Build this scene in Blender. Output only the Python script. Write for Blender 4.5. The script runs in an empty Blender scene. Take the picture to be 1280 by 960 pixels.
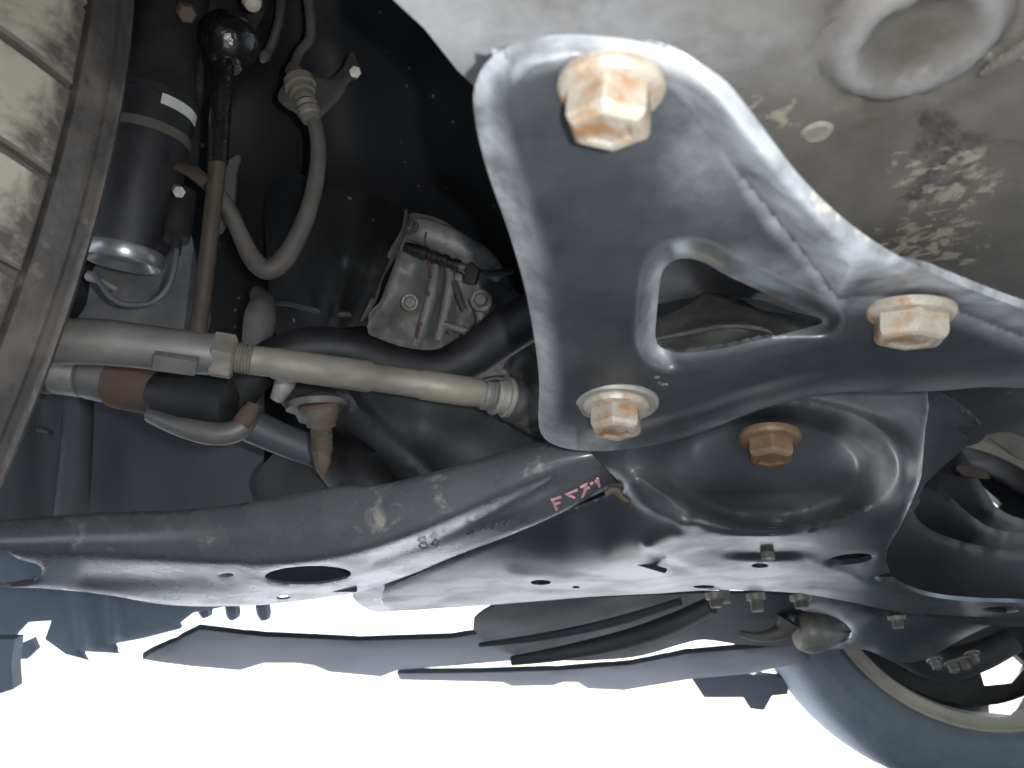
import bpy, bmesh, math, random
import numpy as np
from mathutils import Vector, Matrix
from mathutils.geometry import delaunay_2d_cdt
random.seed(7); rng = np.random.default_rng(7)
C = bpy.context.scene.collection
sc = bpy.context.scene

# ------------------------------------------------------------------ camera, light
FPX = 962.0                       # focal length in photograph pixels (1280 wide)
PITCH = math.radians(22.6)        # the phone lies near the ground and looks up
CAM = Vector((0, 0, 0.12))
cp, sp = math.cos(PITCH), math.sin(PITCH)
cam = bpy.data.cameras.new('camera'); camo = bpy.data.objects.new('camera', cam); C.objects.link(camo)
camo.location = CAM; camo.rotation_euler = (math.pi/2 + PITCH, 0, 0)
cam.sensor_width = 36; cam.lens = 36*FPX/1280; cam.clip_start = 0.005; cam.clip_end = 500
cam.dof.use_dof = True; cam.dof.focus_distance = 0.47; cam.dof.aperture_fstop = 15
sc.camera = camo
SUN_EL, SUN_AZ = 48, 28           # azimuth measured from +Y (far side) towards +X (rear of the car)
w = bpy.data.worlds.new('World'); sc.world = w; w.use_nodes = True
nt = w.node_tree; bg = nt.nodes['Background']; sky = nt.nodes.new('ShaderNodeTexSky')
sky.sky_type = 'NISHITA'; sky.sun_disc = False
sky.sun_elevation = math.radians(SUN_EL); sky.sun_rotation = math.radians(SUN_AZ)
nt.links.new(sky.outputs[0], bg.inputs[0]); bg.inputs[1].default_value = 0.13
sl = bpy.data.lights.new('sun', 'SUN'); slo = bpy.data.objects.new('sun', sl); C.objects.link(slo)
sl.energy = 5.0; sl.angle = math.radians(0.5); sl.color = (1, .97, .93)
e, a = math.radians(SUN_EL), math.radians(SUN_AZ)
sdir = Vector((math.sin(a)*math.cos(e), math.cos(a)*math.cos(e), math.sin(e)))
slo.rotation_euler = sdir.to_track_quat('Z', 'Y').to_euler()
# the phone's own flash, beside its lens: it throws the hard shadows to the left of the brace
fl = bpy.data.lights.new('phone_flash', 'POINT'); flo = bpy.data.objects.new('phone_flash', fl); C.objects.link(flo)
fl.energy = 1.4; fl.shadow_soft_size = 0.0025; fl.color = (.98, .99, 1)
flo.location = CAM + Vector((0.021, -0.004, 0.006))
vs = sc.view_settings; vs.view_transform = 'Standard'; vs.look = 'None'; vs.exposure = 1.75; vs.gamma = 1
sc.cycles.max_bounces = 7; sc.cycles.diffuse_bounces = 4; sc.cycles.glossy_bounces = 4

# ------------------------------------------------------------------ helpers
def P(x, y, d):
    u = (x-640)/FPX; v = (480-y)/FPX
    return CAM + Vector((u*d, d*(cp - v*sp), d*(v*cp + sp)))
def dh(y, h):                     # depth at which the ray of picture row y is h metres above the lens
    return h/((480-y)/FPX*cp + sp)
def PH(x, y, h): return P(x, y, dh(y, h))

def catmull(pts, closed, step):
    pts = np.array(pts, float); n = len(pts); out = []
    m = n if closed else n-1
    for i in range(m):
        if closed: p0, p1, p2, p3 = pts[(i-1) % n], pts[i], pts[(i+1) % n], pts[(i+2) % n]
        else: p0, p1, p2, p3 = pts[max(i-1, 0)], pts[i], pts[i+1], pts[min(i+2, n-1)]
        k = max(1, int(round(np.linalg.norm((p2-p1)[:2])/step))) if step > 0 else int(-step)
        for t in np.arange(k)/k:
            out.append(.5*((2*p1)+(-p0+p2)*t+(2*p0-5*p1+4*p2-p3)*t*t+(-p0+3*p1-3*p2+p3)*t**3))
    if not closed: out.append(pts[-1])
    return np.array(out)
def straight(pts, closed, step):
    pts = np.array(pts, float); n = len(pts); out = []
    for i in range(n if closed else n-1):
        p1, p2 = pts[i], pts[(i+1) % n]
        k = max(1, int(round(np.linalg.norm(p2-p1)/step)))
        for t in np.arange(k)/k: out.append(p1+(p2-p1)*t)
    if not closed: out.append(pts[-1])
    return np.array(out)
def inside(p, poly):
    x, y = p[:, 0], p[:, 1]; r = np.zeros(len(p), bool); n = len(poly)
    for i in range(n):
        x1, y1 = poly[i]; x2, y2 = poly[(i+1) % n]
        if y1 == y2: continue
        c = (y1 > y) != (y2 > y)
        r ^= c & (x < (x2-x1)*(y-y1)/(y2-y1)+x1)
    return r
def dist(p, line, closed=False):
    line = np.asarray(line, float); d = np.full(len(p), 1e9); n = len(line)
    for i in range(n if closed else n-1):
        a_, b_ = line[i], line[(i+1) % n]; ab = b_-a_; L = ab@ab
        t = np.clip(((p-a_)@ab)/(L if L > 0 else 1), 0, 1)
        d = np.minimum(d, np.hypot(*(p-(a_+t[:, None]*ab)).T))
    return d
def ss(a_, b_, x):
    t = np.clip((x-a_)/(b_-a_), 0, 1); return t*t*(3-2*t)
class TPS:
    def __init__(s, ctrl, lam=0.0):
        c = np.array(ctrl, float); s.c = c[:, :2]/100; n = len(c)
        K = s.U(np.linalg.norm(s.c[:, None]-s.c[None], axis=2)) + lam*np.eye(n)
        Q = np.hstack([np.ones((n, 1)), s.c])
        A = np.zeros((n+3, n+3)); A[:n, :n] = K; A[:n, n:] = Q; A[n:, :n] = Q.T
        s.w = np.linalg.lstsq(A, np.concatenate([1/c[:, 2], np.zeros(3)]), rcond=None)[0]
    def U(s, r): return np.where(r > 1e-9, r*r*np.log(np.maximum(r, 1e-9)), 0)
    def __call__(s, p):
        q = np.asarray(p, float)/100
        r = s.U(np.linalg.norm(q[:, None]-s.c[None], axis=2))
        return 1/np.maximum(r@s.w[:-3]+s.w[-3]+q@s.w[-2:], .05)
def unproject(p, d):
    u = (p[:, 0]-640)/FPX; v = (480-p[:, 1])/FPX
    return np.stack([u*d, d*(cp-v*sp), d*(v*cp+sp)], 1) + np.array(CAM)

def mk(name, verts, faces, m, parent=None, smooth=True, ang=40):
    v = np.array(verts, float); c = (v.min(0)+v.max(0))/2
    me = bpy.data.meshes.new(name); me.from_pydata((v-c).tolist(), [], [list(map(int, f)) for f in faces]); me.validate()
    bm = bmesh.new(); bm.from_mesh(me); bmesh.ops.recalc_face_normals(bm, faces=bm.faces); bm.to_mesh(me); bm.free()
    if smooth:
        me.shade_smooth(); me.set_sharp_from_angle(angle=math.radians(ang))
    me.materials.append(m)
    o = bpy.data.objects.new(name, me); C.objects.link(o)
    if parent is not None:
        o.parent = parent; o.location = Vector(c)-base(parent)
    else: o.location = c
    return o
def base(o):
    v = Vector(o.location)
    while o.parent: o = o.parent; v = v+Vector(o.location)
    return v
def thing(name, label, cat, loc, group=None):
    o = bpy.data.objects.new(name, None); C.objects.link(o); o.location = loc; o.empty_display_size = .02
    return tag(o, label, cat, group)
def tag(o, label, cat, group=None):
    o['label'] = label; o['category'] = cat
    if group: o['group'] = group
    return o
def struct(o): o['kind'] = 'structure'; return o

def triangulate(outline, holes, step):
    lo, hi = outline.min(0), outline.max(0)
    gx = np.arange(lo[0]+step*.5, hi[0], step); gy = np.arange(lo[1]+step*.5, hi[1], step*.9)
    g = np.array([(x+(step*.5 if j % 2 else 0), y) for j, y in enumerate(gy) for x in gx]).reshape(-1, 2)
    keep = inside(g, outline) & (dist(g, outline, True) > step*.5)
    for h in holes: keep &= ~inside(g, h) & (dist(g, h, True) > step*.5)
    g = g[keep]; pts = [outline]+list(holes); edges = []; k = 0
    for q in pts:
        n = len(q); edges += [(k+i, k+(i+1) % n) for i in range(n)]; k += n
    allp = np.vstack(pts+[g])
    r = delaunay_2d_cdt([Vector(q) for q in allp], edges, [], 0, 1e-5)
    v = np.array([tuple(q) for q in r[0]]); f = np.array([t for t in r[2] if len(t) == 3])
    cen = v[f].mean(1); ok = inside(cen, outline)
    for h in holes: ok &= ~inside(cen, h)
    return v, f[ok]
def solid(v3, f, n, thick):       # closes a sheet: back copy displaced along -n, rim walls
    N = len(v3); back = v3-n*thick
    cnt = {}
    for t in f:
        for i in range(3):
            a_, b_ = int(t[i]), int(t[(i+1) % 3]); cnt[(a_, b_)] = 1
    faces = [tuple(t) for t in f]+[tuple(t[::-1]+N) for t in f]
    for (a_, b_) in cnt:
        if (b_, a_) not in cnt: faces.append((b_, a_, a_+N, b_+N))
    return np.vstack([v3, back]), faces
def vnormals(v, f):
    fn = np.cross(v[f[:, 1]]-v[f[:, 0]], v[f[:, 2]]-v[f[:, 0]]); n = np.zeros_like(v)
    for i in range(3): np.add.at(n, f[:, i], fn)
    return n/np.maximum(np.linalg.norm(n, axis=1), 1e-12)[:, None]
def sheet(name, outline, ctrl, m, parent=None, holes=(), step=9, thick=.003, relief=None, corner=False, edge=None, ang=50, lam=0.0, smooth=True, dust_and_light=None, splat=None):
    """pressed sheet: outline and holes as seen along the lens rays, real depth from a thin-plate surface through ctrl (x, y, metres)"""
    den = straight if corner else (lambda q, c_, s_: catmull(q, c_, s_))
    ol = den(outline, True, step); hs = [catmull(h, True, step*.6) for h in holes]
    v, f = triangulate(ol, hs, step)
    T = ctrl if callable(ctrl) else TPS(ctrl, lam) if len(ctrl) > 2 else (lambda p: np.full(len(p), ctrl[0][2]))
    b = unproject(v, T(v)); n = vnormals(b, f)
    view = np.array(CAM)-b; flip = np.sign((n*view).sum(1)).sum() < 0
    if flip: f = f[:, ::-1]; n = -n
    r = np.zeros(len(v))
    if relief is not None: r = r+relief(v)
    if edge:
        de = dist(v, ol, True)
        for h in hs: de = np.minimum(de, dist(v, h, True))
        r = r-edge[1]*(1-np.sqrt(np.clip(1-(1-np.clip(de/edge[0], 0, 1))**2, 0, 1)))
    view = np.array(CAM)-b; view /= np.linalg.norm(view, axis=1)[:, None]
    b = b+view*(r/np.clip((view*n).sum(1), .55, 1))[:, None]; n = vnormals(b, f)
    vv, ff = solid(b, f, n, thick)
    o = mk(name, vv, ff, m, parent, smooth, ang); attrs(o, v, dust_and_light, splat)
    return o
def attrs(o, v, dust_and_light, splat):     # masks for road dirt and splashes, and for brightness put into the colour
    for nm, fn in (('dust_and_light', dust_and_light), ('splat', splat)):
        if fn is None: continue
        a_ = o.data.attributes.new(nm, 'FLOAT', 'POINT'); q = np.clip(fn(v), 0, 1).astype(np.float32)
        a_.data.foreach_set('value', np.concatenate([q, q]))
def plate(name, outline, z, m, parent=None, holes=(), step=.03, thick=.003, relief=None, dust_and_light=None, splat=None):
    """horizontal panel drawn in plan"""
    v, f = triangulate(straight(outline, True, step), [catmull(h, True, step*.5) for h in holes], step)
    b = np.column_stack([v, np.full(len(v), z)])
    if relief is not None: b[:, 2] += relief(v)
    n = np.tile([0, 0, -1.], (len(v), 1))
    vv, ff = solid(b, f[:, ::-1], n, thick)
    o = mk(name, vv, ff, m, parent, True, 50); attrs(o, v, dust_and_light, splat); return o
def sweep(name, W, R, m, parent=None, seg=16, flat=1.0, ang=45, up=Vector((0, 0, 1))):
    W = [Vector(q) for q in W]; n = len(W); verts = []; faces = []; prev = None
    for i in range(n):
        t = (W[min(i+1, n-1)]-W[max(i-1, 0)])
        j = i
        while t.length < 1e-9 and j+2 < n: j += 1; t = W[j+1]-W[j]
        t.normalize()
        a1 = prev-t*prev.dot(t) if prev else up-t*up.dot(t)
        if a1.length < 1e-4: a1 = Vector((1, 0, 0))-t*t.x
        a1.normalize(); prev = a1; a2 = t.cross(a1)
        for k in range(seg):
            q = 2*math.pi*k/seg
            verts.append(W[i]+a1*math.cos(q)*R[i]+a2*math.sin(q)*R[i]*flat)
    for i in range(n-1):
        for k in range(seg):
            k2 = (k+1) % seg; faces.append((i*seg+k, i*seg+k2, (i+1)*seg+k2, (i+1)*seg+k))
    faces.append(tuple(range(seg))[::-1]); faces.append(tuple((n-1)*seg+k for k in range(seg)))
    return mk(name, verts, faces, m, parent, True, ang)
def tube(name, path, m, parent=None, seg=16, sub=6, flat=1.0, spline=True, ang=45):
    """path of (x, y, depth, radius in picture pixels) turned into real points and radii"""
    q = np.array([[*P(x, y, d), r*d/FPX] for x, y, d, r in path])
    if spline and len(q) > 2: q = catmull(q, False, -sub)
    return sweep(name, q[:, :3], q[:, 3], m, parent, seg, flat, ang)
def lathe(name, a_, b_, prof, m, parent=None, seg=24, ang=35, cap=True):
    """prof of (fraction along a-b, radius in metres)"""
    a_, b_ = Vector(a_), Vector(b_); t = (b_-a_).normalized()
    x = t.orthogonal().normalized(); y = t.cross(x); verts = []; faces = []
    for s, r in prof:
        for k in range(seg):
            q = 2*math.pi*(k+.5)/seg; verts.append(a_.lerp(b_, s)+(x*math.cos(q)+y*math.sin(q))*max(r, 1e-5))
    n = len(prof)
    for i in range(n-1):
        for k in range(seg):
            k2 = (k+1) % seg; faces.append((i*seg+k, i*seg+k2, (i+1)*seg+k2, (i+1)*seg+k))
    if cap: faces.append(tuple(range(seg))[::-1]); faces.append(tuple((n-1)*seg+k for k in range(seg)))
    else:                         # a ring: the profile closes on itself
        for k in range(seg): k2 = (k+1) % seg; faces.append(((n-1)*seg+k, (n-1)*seg+k2, k2, k))
    return mk(name, verts, faces, m, parent, True, ang)
def box(name, p, q, m, parent=None, bev=.004):
    p, q = Vector(p), Vector(q); bm = bmesh.new(); bmesh.ops.create_cube(bm, size=1)
    for v in bm.verts: v.co = Vector((p[i]+(q[i]-p[i])*(v.co[i]+.5) for i in range(3)))
    if bev: bmesh.ops.bevel(bm, geom=bm.edges, offset=bev, segments=2, affect='EDGES', profile=.5)
    bm.verts.ensure_lookup_table(); v = [tuple(x.co) for x in bm.verts]; bm.verts.index_update()
    f = [[x.index for x in g.verts] for g in bm.faces]; bm.free()
    return mk(name, v, f, m, parent, True, 40)

# ------------------------------------------------------------------ materials
def mat(name, c1, c2=None, scale=40, lo=.4, hi=.65, rough=(.4, .6), metal=0.0, bump=.15, bscale=None, specks=None, coat=0, spec=.5, mud=None, stretch=None, side=False, dust_and_light=None, splat=None, ygrad=None):
    m = bpy.data.materials.new(name); m.use_nodes = True; t = m.node_tree; N, L = t.nodes, t.links
    b = N['Principled BSDF']; tc = N.new('ShaderNodeTexCoord'); src = tc.outputs['Object']
    if stretch:
        mp = N.new('ShaderNodeMapping'); mp.inputs['Scale'].default_value = stretch; L.new(src, mp.inputs[0]); src = mp.outputs[0]
    def noise(s, det=6, ro=.6, dis=0.0):
        n = N.new('ShaderNodeTexNoise'); n.inputs['Scale'].default_value = s; n.inputs['Detail'].default_value = det
        n.inputs['Roughness'].default_value = ro; n.inputs['Distortion'].default_value = dis; L.new(src, n.inputs['Vector']); return n.outputs['Fac']
    def ramp(f, p, q, va=(0, 0, 0, 1), vb=(1, 1, 1, 1)):
        r = N.new('ShaderNodeValToRGB'); r.color_ramp.elements[0].position = p; r.color_ramp.elements[1].position = q
        r.color_ramp.elements[0].color = va; r.color_ramp.elements[1].color = vb; L.new(f, r.inputs[0]); return r.outputs[0]
    def mix(f, a_, b_):
        x = N.new('ShaderNodeMix'); x.data_type = 'RGBA'; L.new(f, x.inputs[0])
        for s, v in ((6, a_), (7, b_)):
            if isinstance(v, tuple): x.inputs[s].default_value = (*v, 1) if len(v) == 3 else v
            else: L.new(v, x.inputs[s])
        return x.outputs[2]
    c2 = c2 or tuple(k*1.6 for k in c1)
    f = ramp(noise(scale), lo, hi); col = mix(f, c1, c2)
    fine = noise(scale*7, 3)
    col = mix(ramp(fine, .45, .8, (0, 0, 0, 1), (.35, .35, .35, 1)), col, c2)
    if mud:
        mk_ = ramp(noise(mud[1], 8, .7, .6), mud[2], mud[2]+.1)
        if side:                  # road splash sticks to the upright faces, the underside stays clean
            ge = N.new('ShaderNodeNewGeometry'); sx = N.new('ShaderNodeSeparateXYZ'); L.new(ge.outputs['Normal'], sx.inputs[0])
            ab = N.new('ShaderNodeMath'); ab.operation = 'ABSOLUTE'; L.new(sx.outputs['Z'], ab.inputs[0])
            q_ = ramp(ab.outputs[0], .6, .85, (1, 1, 1, 1), (0, 0, 0, 1)); mu = N.new('ShaderNodeMath'); mu.operation = 'MULTIPLY'
            L.new(mk_, mu.inputs[0]); L.new(q_, mu.inputs[1]); mk_ = mu.outputs[0]
        col = mix(mk_, col, mud[0])
    rr = mix(f, (rough[0],)*3, (rough[1],)*3)
    if specks:
        vo = N.new('ShaderNodeTexVoronoi'); vo.inputs['Scale'].default_value = specks[1]; L.new(src, vo.inputs['Vector'])
        k = ramp(vo.outputs['Distance'], specks[2], specks[2]+.06, (1, 1, 1, 1), (0, 0, 0, 1))
        g = ramp(noise(specks[1]*.35, 2), .52, .58); mm = N.new('ShaderNodeMath'); mm.operation = 'MULTIPLY'; L.new(k, mm.inputs[0]); L.new(g, mm.inputs[1])
        col = mix(mm.outputs[0], col, specks[0]); rr = mix(mm.outputs[0], rr, (.8, .8, .8))
    def attr_mix(nm, par, col, rr):
        at = N.new('ShaderNodeAttribute'); at.attribute_name = nm
        x = N.new('ShaderNodeMath'); x.operation = 'MULTIPLY'; L.new(at.outputs['Fac'], x.inputs[0])
        if nm == 'dust_and_light': L.new(ramp(noise(par[1], 7, .65), .34, .66, (par[2],)*3+(1,), (1, 1, 1, 1)), x.inputs[1]); k = x.outputs[0]
        else: L.new(noise(par[1], 5, .6, .4), x.inputs[1]); k = ramp(x.outputs[0], par[2], par[2]+.11)
        return mix(k, col, par[0]), mix(k, rr, (par[3],)*3)
    if ygrad:                     # mud spreading from the shoulder over the tread
        sy = N.new('ShaderNodeSeparateXYZ'); L.new(src, sy.inputs[0]); mr = N.new('ShaderNodeMapRange')
        mr.inputs['From Min'].default_value = ygrad[1]; mr.inputs['From Max'].default_value = ygrad[2]; mr.inputs['To Min'].default_value = -.12; mr.inputs['To Max'].default_value = .26
        L.new(sy.outputs['Y'], mr.inputs[0]); ad = N.new('ShaderNodeMath'); L.new(mr.outputs[0], ad.inputs[0]); L.new(noise(38, 7, .65, .5), ad.inputs[1])
        col = mix(ramp(ad.outputs[0], .52, .70), col, ygrad[0])
    if dust_and_light: col, rr = attr_mix('dust_and_light', dust_and_light, col, rr)
    if splat: col, rr = attr_mix('splat', splat, col, rr)
    L.new(col, b.inputs['Base Color']); L.new(rr, b.inputs['Roughness'])
    b.inputs['Metallic'].default_value = metal; b.inputs['Coat Weight'].default_value = coat; b.inputs['Coat Roughness'].default_value = .12
    b.inputs['Specular IOR Level'].default_value = spec
    if bump:
        bp = N.new('ShaderNodeBump'); bp.inputs['Strength'].default_value = bump; bp.inputs['Distance'].default_value = .002
        L.new(noise(bscale or scale*3, 5), bp.inputs['Height']); L.new(bp.outputs[0], b.inputs['Normal'])
    return m
M = {}
M['brace'] = mat('brace_paint', (.021, .0235, .0255), (.04, .043, .045), 22, .42, .75, (.28, .42), bump=.06, bscale=120, dust_and_light=((.44, .455, .47), 55, .2, .42), splat=((.42, .40, .35), 170, .50, .8))  # pale film also holds painted highlights of rims and slope
M['paint'] = mat('black_paint', (.03, .0325, .036), (.052, .055, .058), 18, .45, .75, (.28, .42), bump=.04, bscale=90, dust_and_light=((.24, .24, .235), 60, .4, .6), splat=((.36, .33, .28), 170, .58, .8))
M['arm'] = mat('arm_paint', (.085, .089, .095), (.125, .128, .13), 20, .4, .75, (.25, .38), bump=.08, bscale=100, mud=((.30, .285, .255), 30, .56), side=True)
M['floor'] = mat('dusty_flash_underseal', (.075, .068, .058), (.135, .125, .108), 16, .38, .66, (.45, .7), bump=.3, bscale=60, mud=((.03, .028, .025), 14, .56), dust_and_light=((.30, .305, .31), 26, .2, .6), splat=((.25, .225, .175), 140, .45, .85))
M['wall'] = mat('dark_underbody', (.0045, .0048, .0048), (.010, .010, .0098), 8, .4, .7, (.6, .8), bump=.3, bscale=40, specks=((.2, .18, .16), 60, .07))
M['black'] = mat('satin_black', (.010, .010, .011), (.019, .019, .019), 30, rough=(.5, .68), bump=.1)
M['rubber'] = mat('rubber', (.028, .028, .029), (.065, .061, .056), 40, rough=(.6, .8), bump=.1)
M['hose'] = mat('hose_rubber', (.065, .058, .05), (.095, .085, .073), 60, rough=(.6, .8), bump=.08)
M['tread'] = mat('dusty_tread', (.17, .155, .122), (.215, .195, .155), 25, .3, .7, (.8, .9), bump=.35, bscale=120, ygrad=((.04, .034, .028), .035, .085))
M['tread_dark'] = mat('muddy_shoulder', (.03, .027, .025), (.08, .068, .056), 30, .45, .72, (.5, .8), bump=.5, bscale=90, mud=((.15, .12, .09), 25, .62))
M['groove'] = mat('tread_groove', (.05, .043, .036), (.085, .073, .06), 40, rough=(.8, .9))
M['rod'] = mat('zinc_rod', (.22, .20, .155), (.11, .10, .082), 34, .42, .66, (.5, .7), metal=.2, bump=.1, stretch=(.4, 1, 1))
M['dark_rod'] = mat('grimy_steel', (.085, .085, .083), (.17, .16, .145), 25, .4, .7, (.4, .6), metal=.2, bump=.15)
M['rust'] = mat('rusty_steel', (.07, .056, .046), (.105, .068, .044), 35, .35, .6, (.6, .85), metal=.1, bump=.3)
M['brown_rod'] = mat('brown_steel', (.075, .057, .04), (.05, .039, .028), 40, rough=(.5, .7), metal=.3, bump=.15)
M['bolt'] = mat('weathered_zinc_bolt', (.33, .30, .245), (.23, .125, .055), 75, .48, .63, (.35, .65), metal=.25, bump=.25, bscale=250)
M['bolt_rust'] = mat('rusty_bolt', (.21, .155, .10), (.15, .075, .032), 70, .35, .65, (.5, .75), metal=.25, bump=.35, bscale=250)
M['zinc'] = mat('dull_zinc', (.30, .29, .26), (.2, .19, .17), 50, rough=(.45, .6), metal=.4, bump=.15)
M['alu'] = mat('cast_aluminium', (.25, .245, .235), (.38, .37, .35), 45, .35, .65, (.45, .65), metal=.25, bump=.8, bscale=90, mud=((.09, .085, .08), 40, .6))
M['steel'] = mat('bare_steel', (.32, .32, .33), (.22, .22, .22), 40, rough=(.3, .45), metal=.7, bump=.05)
M['white'] = mat('white_sticker', (.6, .6, .58), (.5, .5, .48), 30, rough=(.5, .6), bump=0)
M['plastic'] = mat('grey_black_plastic', (.075, .081, .089), (.10, .107, .115), 12, rough=(.5, .65), bump=.05)
M['cream'] = mat('cream_rim_lip', (.5, .46, .37), (.42, .38, .3), 20, rough=(.4, .55), bump=.03)
M['pink'] = mat('pink_paint_pen', (.62, .30, .33), (.5, .26, .28), 200, rough=(.6, .7), bump=0)
M['pink_faint'] = mat('worn_pink_paint', (.16, .11, .11), (.1, .075, .075), 200, rough=(.5, .7), bump=0)
M['red'] = mat('red_paint_mark', (.22, .075, .065), (.16, .07, .06), 200, rough=(.6, .7), bump=0)
M['ground'] = mat('pale_concrete', (.53, .54, .56), (.45, .46, .48), 3, rough=(.85, .95), bump=.1, bscale=80)
M['far_plastic'] = mat('veil_blue_plastic', (.05, .064, .086), (.072, .087, .108), 8, rough=(.6, .75), bump=.03)  # bluish lens veil put into the plastic's base colour
M['far_rubber'] = mat('veil_grey_rubber', (.19, .215, .25), (.24, .26, .285), 30, rough=(.75, .9), bump=.08)  # lens veil over the far tyre put into its rubber colour
M['shield'] = mat('shield_black', (.028, .029, .031), (.04, .041, .044), 10, rough=(.55, .65))
M['grime'] = mat('grimy_panel', (.085, .085, .084), (.14, .137, .13), 30, rough=(.5, .7), bump=.3, mud=((.2, .19, .17), 40, .6))
M['dull'] = mat('dull_black_paint', (.022, .024, .026), (.04, .042, .045), 22, rough=(.55, .7), bump=.1, mud=((.09, .085, .078), 24, .6))
M['mid'] = mat('grey_blue_paint', (.025, .03, .037), (.04, .046, .054), 9, rough=(.6, .75), bump=.05)
M['gloss'] = mat('greasy_black', (.006, .006, .006), (.012, .012, .012), 40, rough=(.2, .35), bump=.5, bscale=120)
M['flap'] = mat('veil_pale_plastic', (.2, .24, .29), (.25, .29, .335), 9, rough=(.6, .75), bump=.04)  # paler plastic, lightened to carry the lens veil in its colour
M['rust_stud'] = mat('rusty_stud', (.15, .128, .10), (.11, .08, .055), 60, .45, .65, (.6, .8), metal=.1, bump=.3)
M['tread_plug'] = mat('dusty_plug', (.24, .225, .19), (.17, .155, .125), 120, rough=(.7, .85), bump=.2)
M['yellow'] = mat('yellow_brown_plate', (.1, .075, .03), (.07, .05, .025), 30, rough=(.5, .6))

# ------------------------------------------------------------------ ground and the car's own underside
g = mk('ground', [(-90, -60, 0), (90, -60, 0), (90, 120, 0), (-90, 120, 0)], [(0, 1, 2, 3)], M['ground'], None, False); struct(g)

def pl(x, y, h): q = PH(x, y, h); return (q.x, q.y)
HF = .176
fp = thing('floor_pan', 'dusty grey underbody floor panel with round pressed plug above the brace', 'floor pan', (0.3, .1, CAM.z+HF))
fo = [pl(480, -40, HF), pl(492, 0, HF), pl(530, 35, HF), pl(572, 88, HF), pl(615, 130, HF), pl(720, 190, HF), pl(850, 275, HF), pl(1000, 355, HF), pl(1150, 415, HF), pl(1320, 455, HF), pl(1700, 500, HF),
      (1.3, .55), (2.4, .6), (2.4, -.45), (-.16, -.45), (-.10, .02)]
dq = np.array(pl(1146, 48, HF)); dr = .0235
def floor_rel(v):
    r = np.hypot(v[:, 0]-dq[0], v[:, 1]-dq[1])
    z = -.0035*(ss(.0145, .0165, r)-ss(.0205, .0245, r)) + .0015*(1-ss(.010, .0145, r)) + .0022*np.exp(-((r-.0265)/.0022)**2)
    return z
vis = [pl(480, -40, HF), pl(1700, -40, HF)]
far_floor = plate('floor_panel', fo, CAM.z+HF+.0045, M['floor'], fp, step=.05, thick=.004)
def to_px(v, z):
    x, y, h = v[:, 0], v[:, 1], z-CAM.z; d = y*cp+h*sp; return np.stack([640+FPX*x/d, 480-FPX*(h*cp-y*sp)/d], 1)
def gauss(p, cx, cy, rx, ry): return np.exp(-((p[:, 0]-cx)/rx)**2-((p[:, 1]-cy)/ry)**2)
def floor_dust_flash(v):  # pale plug ring, plus flash brightness painted into the near floor
    p = to_px(v, CAM.z+HF); r = np.hypot(v[:, 0]-dq[0], v[:, 1]-dq[1])
    return gauss(p, 620, 20, 230, 130)+.6*gauss(p, 900, 60, 120, 60)+.55*np.exp(-((r-.0185)/.0035)**2)
def floor_splat(v):
    p = to_px(v, CAM.z+HF); return .98*gauss(p, 1190, 215, 150, 75)+.9*gauss(p, 1130, 330, 180, 60)+.88*gauss(p, 960, 130, 110, 70)+.85*gauss(p, 680, 40, 150, 60)
near = [pl(480, -90, HF), pl(492, 0, HF), pl(530, 35, HF), pl(572, 88, HF), pl(615, 130, HF), pl(720, 190, HF), pl(850, 275, HF), pl(1000, 355, HF), pl(1150, 415, HF), pl(1320, 455, HF), pl(1420, 300, HF), pl(1420, -90, HF)]
plate('floor_skin', near, CAM.z+HF, M['floor'], fp, step=.0035, thick=.0035, relief=floor_rel, dust_and_light=floor_dust_flash, splat=floor_splat)
q = PH(1022, 168, HF-.001); lathe('oval_plug', q+Vector((0, 0, .003)), q, [(0, .0055), (.6, .0055), (1, .004)], M['tread_plug'], fp, 20)
sheet('pressed_bead', [(1222, 92), (1240, 76), (1290, 44), (1330, 30), (1330, 50), (1290, 68), (1250, 90), (1230, 98)], [(1222, 92, dh(92, HF-.004)), (1290, 44, dh(44, HF-.004)), (1330, 50, dh(50, HF-.004))], M['floor'], fp, step=6, thick=.006, edge=(8, .002))

body = thing('car_body', 'dark painted inner wheel arch and engine bay walls of the car, with unseen light-blocking boxes', 'car body', (0, .8, .2))
box('roof_light_block', (-1.15, -.1, .86), (2.4, 1.55, .9), M['wall'], body)  # unseen body boxes, added to keep sky and sun out
box('bulkhead', (-1.15, .0, .30), (-1.11, 1.55, .86), M['wall'], body)  # unseen front box, added to block light
box('side_light_block', (-1.11, 1.50, .66), (2.4, 1.55, .86), M['wall'], body)
box('side_light_block', (-1.11, -.1, .36), (2.4, -.06, .86), M['wall'], body)
box('fender_light_block', (-1.11, 1.50, .34), (.32, 1.54, .655), M['wall'], body)  # unseen, added to cut ambient light in the arch
box('sill_light_block', (1.3, 1.50, .24), (2.4, 1.54, .66), M['wall'], body)
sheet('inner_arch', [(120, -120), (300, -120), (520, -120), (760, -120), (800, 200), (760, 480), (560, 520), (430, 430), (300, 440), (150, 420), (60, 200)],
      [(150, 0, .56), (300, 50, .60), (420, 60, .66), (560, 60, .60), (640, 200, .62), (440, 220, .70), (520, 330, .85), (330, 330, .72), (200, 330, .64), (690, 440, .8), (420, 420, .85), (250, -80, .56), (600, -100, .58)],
      M['wall'], body, step=14, relief=lambda v: .006*np.sin(v[:, 0]/31)*np.sin(v[:, 1]/43+1)+.008*ss(0, 14, 14-dist(v, [(240, 150), (320, 60), (345, -60)])))
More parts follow.
